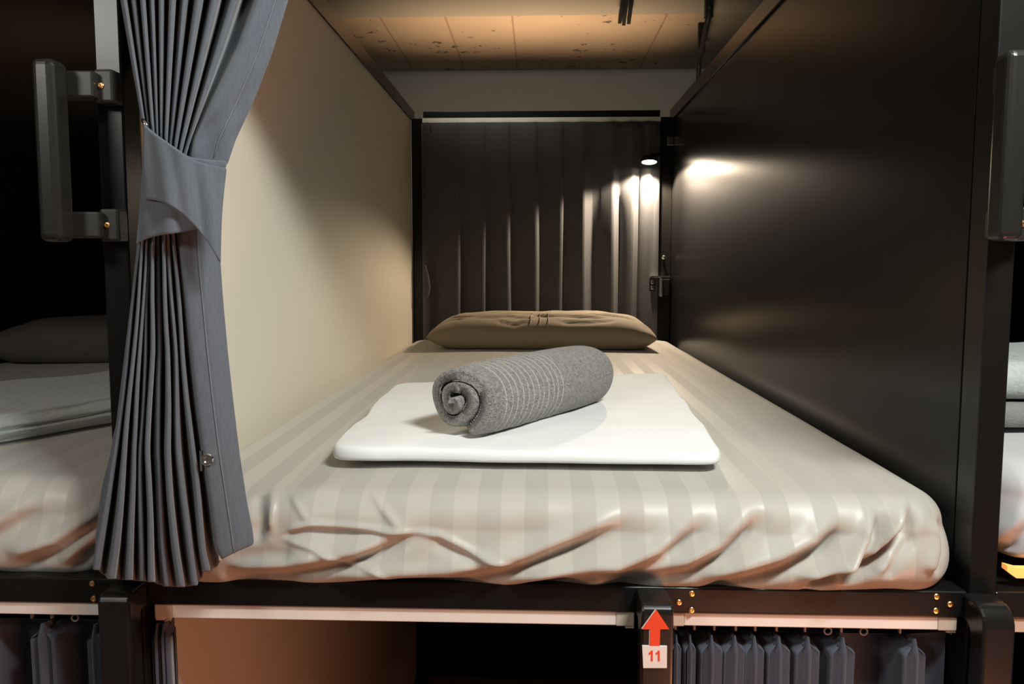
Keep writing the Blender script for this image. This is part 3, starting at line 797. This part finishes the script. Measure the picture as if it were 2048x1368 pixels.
# --- upper part, fanning down into the tieback
CT = [(0, [249, 268, 286, 304, 323, 345, 369, 398, 430, 470]), (300, [297, 303, 309, 316, 323, 331, 340, 350, 361, 372])]
HT = [(0, [512, 545, 577]), (100, [474, 513, 547]), (200, [424, 468, 509]), (280, [385, 428, 472]), (330, [376, 418, 455])]
def upper_row(v):
    vt = max(v, -40-0.0*v); c = interp(CT, vt); h = interp(HT, vt)
    t_ = max(0, min(1, v/300)); back = lerp(0.024, 0.0, t_); front = lerp(-0.034, -0.048, t_)
    row = []
    ext = 0.5*(c[1]-c[0])
    row.append(at(c[0]-ext*0.9, v, back+0.01))
    for i, x in enumerate(c):
        wl = (c[i]-c[i-1])*0.24 if i else ext*0.5
        wr_ = (c[i+1]-c[i])*0.20 if i < len(c)-1 else (h[0]-c[i])*0.22
        fz = front + 0.004*math.sin(i*2.3)
        row += [at(x-wl, v, fz+0.004), at(x-wl*0.3, v, fz), at(x+wr_*0.5, v, fz), at(x+wr_, v, fz+0.004)]
        nx_ = c[i+1] if i < len(c)-1 else h[0]
        row += [at(x+(nx_-x)*0.36, v, back), at(x+(nx_-x)*0.62, v, back)]
    for j in range(9):
        s = j/8; u = lerp(h[0], h[2], s)
        dd = 0.006*math.exp(-((v-262)/34)**2)*math.sin(s*7) + 0.003*math.sin(s*4+v*0.02)
        row.append(at(u, v, lerp(front+0.004, front+0.012, s)+dd*0.9))
    return row
bm = band_surface(upper_row, [-262+k*11 for k in range(55)])
obj('upper_cloth', bm, M_curtain, t, smooth=True, subsurf=1, solid=0.0018)
def strip(fn, vs, name, m, r=0.0005):
    bm = bmesh.new(); tube(bm, [fn(v) for v in vs], r, 5); return obj(name, bm, m, t, smooth=True)
def stitch_up(v):
    h = interp(HT, max(v, -40)); s = 0.60
    c_front = lerp(-0.034, -0.048, max(0, min(1, v/300)))
    dd = 0.006*math.exp(-((v-262)/34)**2)*math.sin(s*7) + 0.003*math.sin(s*4+v*0.02)
    return at(lerp(h[0], h[2], s), v, lerp(c_front+0.004, c_front+0.012, s)+dd*0.9-0.0016)
strip(stitch_up, [-258+k*14 for k in range(42)], 'stitching', M_stitch, 0.00033)
# --- lower part, flaring to the hem
CL = [(440, [283, 289, 295, 301, 308, 317, 325, 335, 345]), (490, [280, 286, 293, 300, 307, 316, 326, 337, 348]), (600, [268, 277, 286, 295, 304, 318, 331, 343, 357]),
      (700, [256, 267, 281, 292, 304, 321, 336, 350, 365]), (900, [232, 250, 267, 281, 295, 313, 335, 357, 385]), (1000, [216, 240, 266, 282, 298, 319, 342, 366, 396]),
      (1097, [196, 231, 263, 283, 300, 326, 350, 379, 406]), (1175, [184, 221, 259, 284, 303, 335, 361, 391, 419])]
HL = [(440, [352, 442]), (490, [356, 441]), (530, [360, 442]), (600, [368, 447]), (700, [378, 456]), (800, [389, 467]), (900, [402, 479]), (1000, [417, 494]), (1060, [424, 506]), (1097, [429, 510]), (1130, [446, 512])]
BOT = [1141, 1159, 1161, 1163, 1165, 1174, 1175, 1172, 1143]
def lower_pts(s):
    row = []
    v0 = 430
    vmid = lerp(v0, 1140, s)
    fl = smooth01((vmid-480)/600)
    front = lerp(-0.048, -0.066, fl); back = lerp(-0.002, -0.0135, fl)
    def colpt(fu, vb, y):
        v = lerp(v0, vb, s); return at(fu(v), v, y)
    def cu(i): return lambda v: interp(CL, v)[i]
    # a narrow layer behind the first fold
    row.append(colpt(lambda v: cu(0)(v)-(9 if v > 860 else 5)-8*math.exp(-((v-985)/60)**2), 1085, back-0.002))
    row.append(colpt(lambda v: cu(0)(v)-4, 1090, back-0.004))
    n = 9
    for i in range(n):
        def gap(v, i=i):
            c = interp(CL, v); return (c[i+1]-c[i]) if i < n-1 else (interp(HL, v)[0]-c[i])
        def gl(v, i=i):
            c = interp(CL, v); return (c[i]-c[i-1]) if i else 0.8*(c[1]-c[0])
        f = front+0.005*math.sin(i*2.6+1); vb = BOT[i]; vn = BOT[i+1] if i < n-1 else 1128
        row.append(colpt(lambda v, i=i: cu(i)(v)-min(gl(v)*0.22, 9)+1.6*math.sin(v*0.018+i*2), vb, f+0.004))
        row.append(colpt(lambda v, i=i: cu(i)(v)-min(gl(v)*0.1, 5)+1.6*math.sin(v*0.018+i*2), vb, f))
        row.append(colpt(lambda v, i=i: cu(i)(v)+min(gap(v)*0.12, 5)+1.6*math.sin(v*0.018+i*2), vb, f))
        row.append(colpt(lambda v, i=i: cu(i)(v)+min(gap(v)*0.20, 7)+1.6*math.sin(v*0.018+i*2), vb, f+0.005))
        row.append(colpt(lambda v, i=i: cu(i)(v)+gap(v)*0.40, (vb+vn)/2, back))
        row.append(colpt(lambda v, i=i: cu(i)(v)+gap(v)*0.62, (vb+vn)/2, back))
    row.append(colpt(lambda v: interp(HL, v)[0]-2, 1122, back-0.006))
    for j in range(8):
        q = j/7
        row.append(colpt(lambda v: lerp(interp(HL, v)[0], interp(HL, v)[1], q), lerp(1121, 1089, q), lerp(front+0.002, front+0.018, q)-0.004*math.sin(q*PI)))
    return row
bm = bmesh.new(); grid(bm, [lower_pts(k/48) for k in range(49)])
obj('lower_cloth', bm, M_curtain, t, smooth=True, subsurf=1, solid=0.0018)
def stitch_lo(s):
    v = lerp(430, 1107, s); vm = lerp(430, 1140, s); fl = smooth01((vm-480)/600); front = lerp(-0.048, -0.066, fl); q = 0.47
    h = interp(HL, v); return at(lerp(h[0], h[1], q), v, lerp(front+0.002, front+0.018, q)-0.004*math.sin(q*PI)-0.0022)
bm = bmesh.new(); tube(bm, [stitch_lo(k/40) for k in range(41)], 0.00033, 5); obj('stitching', bm, M_stitch, t, smooth=True)
# white care tag at the hem corner
p = at(441, 1108, -0.060); boxobj('care_tag', (p.x-0.0016, p.x+0.0016, p.y-0.0005, p.y+0.0005, p.z-0.007, p.z+0.004), M_white, t)
# snap button
p = at(415, 918, -0.0615)
bm = bmesh.new(); lathe(bm, [(0.0035, -0.004), (0.0035, 0.001), (0.0062, 0.0015), (0.0066, 0.003), (0.0055, 0.0042), (0.0035, 0.0046), (0.0022, 0.0036), (0, 0.0036)], p, (0.25, -1, 0.05), 20)
obj('snap_button', bm, M_chrome, t, smooth=False)
p = at(405, 920, -0.056); boxobj('snap_plate', (p.x-0.0012, p.x+0.0012, p.y-0.004, p.y+0.006, p.z-0.011, p.z+0.011), M_chrome, t)

# --- tieback band (two crossing layers)
TOP = [(288, 246), (300, 258), (318, 272), (345, 291), (372, 310), (385, 315), (415, 319), (455, 322)]
BOTA = [(272, 492), (285, 482), (300, 476), (320, 471), (345, 468), (370, 464), (390, 459), (425, 462)]
def polyat(P, s):
    d = [0]
    for a, b in zip(P, P[1:]): d.append(d[-1]+math.hypot(b[0]-a[0], b[1]-a[1]))
    x = s*d[-1]; i = 0
    while i < len(d)-2 and x > d[i+1]: i += 1
    k = (x-d[i])/(d[i+1]-d[i]); return lerp(P[i][0], P[i+1][0], k), lerp(P[i][1], P[i+1][1], k)
def band(top, bot, lift, name, sidebow):
    rows = []
    for k in range(25):
        q = k/24; row = []
        for j in range(25):
            s = j/24
            a = polyat(top, s); b = polyat(bot, s)
            u = lerp(a[0], b[0], q) + sidebow(s, q); v = lerp(a[1], b[1], q)
            across = (u-285)/165
            y = -0.051 - 0.017*math.sqrt(max(0, 1-(2*min(1, max(0, across))-1)**2)) + 0.0032*math.sin(across*10+q*1.6) + 0.0015*math.sin(across*23-q*3) - lift(s, q)
            row.append(at(u, v, y))
        rows.append(row)
    bm = bmesh.new(); grid(bm, rows)
    return obj(name, bm, M_curtain, tb, smooth=True, subsurf=1, solid=0.003)
tb = thing('curtain_tieback', 'slate cloth tieback band wrapped around the gathered slate curtain', 'curtain tieback', at(360, 480, -0.04))
band(TOP, BOTA, lambda s, q: 0.0, 'under_wrap', lambda s, q: -4*math.sin(q*PI)*(1-2*s)*0+(3*math.sin(q*PI) if s < 0.5 else 0)*(1-2*s))
BOTB = [(284, 398), (305, 400), (325, 404), (345, 414), (368, 430), (395, 458), (420, 490), (441, 528)]
TOPB = [(288, 247), (300, 259), (318, 273), (345, 292), (372, 311), (392, 322), (420, 330), (454, 336)]
band(TOPB, BOTB, lambda s, q: 0.0035 + 0.006*smooth01(s/0.3)*q, 'over_wrap', lambda s, q: -3*math.sin(q*PI)*s)
bm = bmesh.new(); tube(bm, [at(286, 240, -0.05), at(290, 246, -0.053), at(294, 254, -0.055)], 0.0022, 8); obj('ring', bm, M_chrome, tb, smooth=True)

# ------------------------------------------------------------------ grab handles
def grab_handle(side, label):
    xb = side*0.4905
    root = thing('grab_handle', label, 'handle', (xb, -0.03, 0.49))
    gx = xb-0.042 if side > 0 else xb-0.0425
    gx = xb - 0.0245 if side > 0 else xb - 0.0385
    z0, z1 = 0.393, 0.583
    bm = bmesh.new(); box(bm, gx-0.0125, gx+0.0125, -0.056, -0.028, z0, z1, 0.0075, 4)
    obj('grip', bm, M_grip, root, smooth=False)
    for zb in (0.412, 0.562):
        x0, x1 = sorted((gx, xb+0.0))
        boxobj('arm', (x0, x1, -0.030, -0.008, zb-0.014, zb+0.014), M_bracket, root, 0.002)
        b = boxobj('mount', (xb-0.0055 if side < 0 else xb-0.001, xb+0.0165 if side < 0 else xb+0.0145, -0.020, 0.0, zb-0.0180, zb+0.0180), M_bracket, root, 0.003)
        screw(xb+0.0035 if side < 0 else xb+0.008, -0.020, zb, b, M_brass, 0.0034)
    return root
grab_handle(-1, 'black grab handle bolted to the left post beside the tied curtain')
grab_handle(1, 'black grab handle bolted to the right post beside the black partition')

# ------------------------------------------------------------------ reading lamp, outlet
t = thing('reading_lamp', 'round lit reading lamp beside the dark curtain at the head of the bed', 'lamp', (0.445, 1.90, 0.735))
c = Vector((0.3795, 1.835, 0.733)); dn = Vector((-0.03, -0.205, -1)).normalized()
bm = bmesh.new(); lathe(bm, [(0.0, -0.022), (0.012, -0.022), (0.024, -0.018), (0.030, -0.008), (0.031, 0.0), (0.027, 0.001), (0.026, -0.003), (0, -0.003)], c, dn, 28)
obj('lamp_head', bm, M_black, t, smooth=True)
bm = bmesh.new(); lathe(bm, [(0.0, -0.0028), (0.0255, -0.0028), (0.0255, -0.0006), (0.02, 0.0008), (0, 0.0012)], c, dn, 28)
obj('glow_face', bm, M_lamp, t, smooth=True)
bm = bmesh.new(); tube(bm, [c-dn*0.018, c-dn*0.03+Vector((0.01, 0.01, 0)), Vector((0.425, 1.885, 0.765)), Vector((0.445, 1.905, 0.768))], 0.005, 10)
obj('arm', bm, M_black, t, smooth=True)
ld = bpy.data.lights.new('bulb', 'SPOT'); ld.energy = 28; ld.color = (1.0, 0.80, 0.58); ld.shadow_soft_size = 0.012; ld.spot_size = math.radians(146); ld.spot_blend = 0.28
lo = bpy.data.objects.new('bulb', ld); COL.objects.link(lo); lo.location = c+dn*0.014; lo.rotation_euler = dn.to_track_quat('-Z', 'Y').to_euler(); lo.parent = t; lo.matrix_parent_inverse = Matrix.Translation(t.location).inverted()
tag(boxobj('panel_clip', (0.452, 0.4748, 1.895, 1.911, 0.801, 0.832), M_chrome, None, 0.002), 'small metal clip at the top of the back right post above the reading lamp', 'clip')

t = thing('power_outlet', 'metal outlet box with switch plate on the back right post', 'outlet', (0.44, 1.9, 0.29))
boxobj('mounting_bar', (0.395, 0.468, 1.880, 1.911, 0.327, 0.333), M_chrome, t, 0.001)
boxobj('socket_box', (0.434, 0.466, 1.866, 1.9, 0.262, 0.322), M_ladder, t, 0.004)
boxobj('socket_frame', (0.431, 0.438, 1.860, 1.9, 0.258, 0.326), M_chrome, t, 0.001)
b = boxobj('switch_plate', (0.391, 0.412, 1.862, 1.868, 0.278, 0.326), M_ladder, t, 0.001)
bm = bmesh.new(); 
for z0 in (0.284, 0.304): box(bm, 0.3965, 0.4065, 1.8605, 1.8625, z0, z0+0.014, 0.001)
obj('rocker', bm, M_chrome, b)
t2 = thing('door_latch_knob', 'small metal knob on the back right post above the outlet', 'knob', (0.446, 1.905, 0.40))
bm = bmesh.new(); lathe(bm, [(0.004, 0), (0.004, 0.012), (0.008, 0.014), (0.008, 0.022), (0.003, 0.025), (0, 0.025)], (0.446, 1.912, 0.40), (0, -1, 0), 14); obj('stem', bm, M_chrome, t2)

# ------------------------------------------------------------------ ceiling services
t = thing('cable_bracket', 'dark three-pronged bracket hanging from the ceiling beam', 'bracket', (0.5, 2.6, 1.5))
def ceilpt(u, v, z):
    d = _fw + _r*((u-1024)/F_PX) - _u*((v-PY)/F_PX); return CAM + d*((z-CAM.z)/d.z)
for (u0, u1, vb) in ((1237, 1242, 42), (1245, 1250, 46), (1254, 1261, 43)):
    a = ceilpt((u0+u1)/2+9, -25, 1.5); b = ceilpt((u0+u1)/2, vb, 1.5); wd = 0.008
    bm = bmesh.new(); prism(bm, [(a.x-wd, a.y), (a.x+wd, a.y), (b.x+wd, b.y), (b.x-wd, b.y)], 'z', 1.488, 1.515); obj('prong', bm, M_bracket, t)
a = ceilpt(1256, -5, 1.5); boxobj('hanger', (a.x-0.03, a.x+0.03, a.y-0.02, a.y+0.02, 1.505, CEIL-0.034), M_bracket, t, 0.002)
t = thing('conduit_pipe', 'dark conduit pipe running along the ceiling above the right top rail', 'pipe', (0.7, 2.6, 1.45))
a = ceilpt(1421, 14, 1.46); b = ceilpt(1399, 120, 1.46); d = (b-a).normalized()
bm = bmesh.new(); tube(bm, [a, a.lerp(b, 0.5), b, b+d*0.05+Vector((0, 0, -0.03)), b+d*0.06+Vector((0, 0, -0.10))], 0.013, 10); obj('pipe', bm, M_bracket, t, smooth=True)
for k in (0.15, 0.8):
    p = a.lerp(b, k); boxobj('pipe_clamp', (p.x-0.018, p.x+0.018, p.y-0.012, p.y+0.012, p.z-0.005, CEIL-0.001 if p.y > 2.84 else CEIL-0.036), M_bracket, t, 0.002)
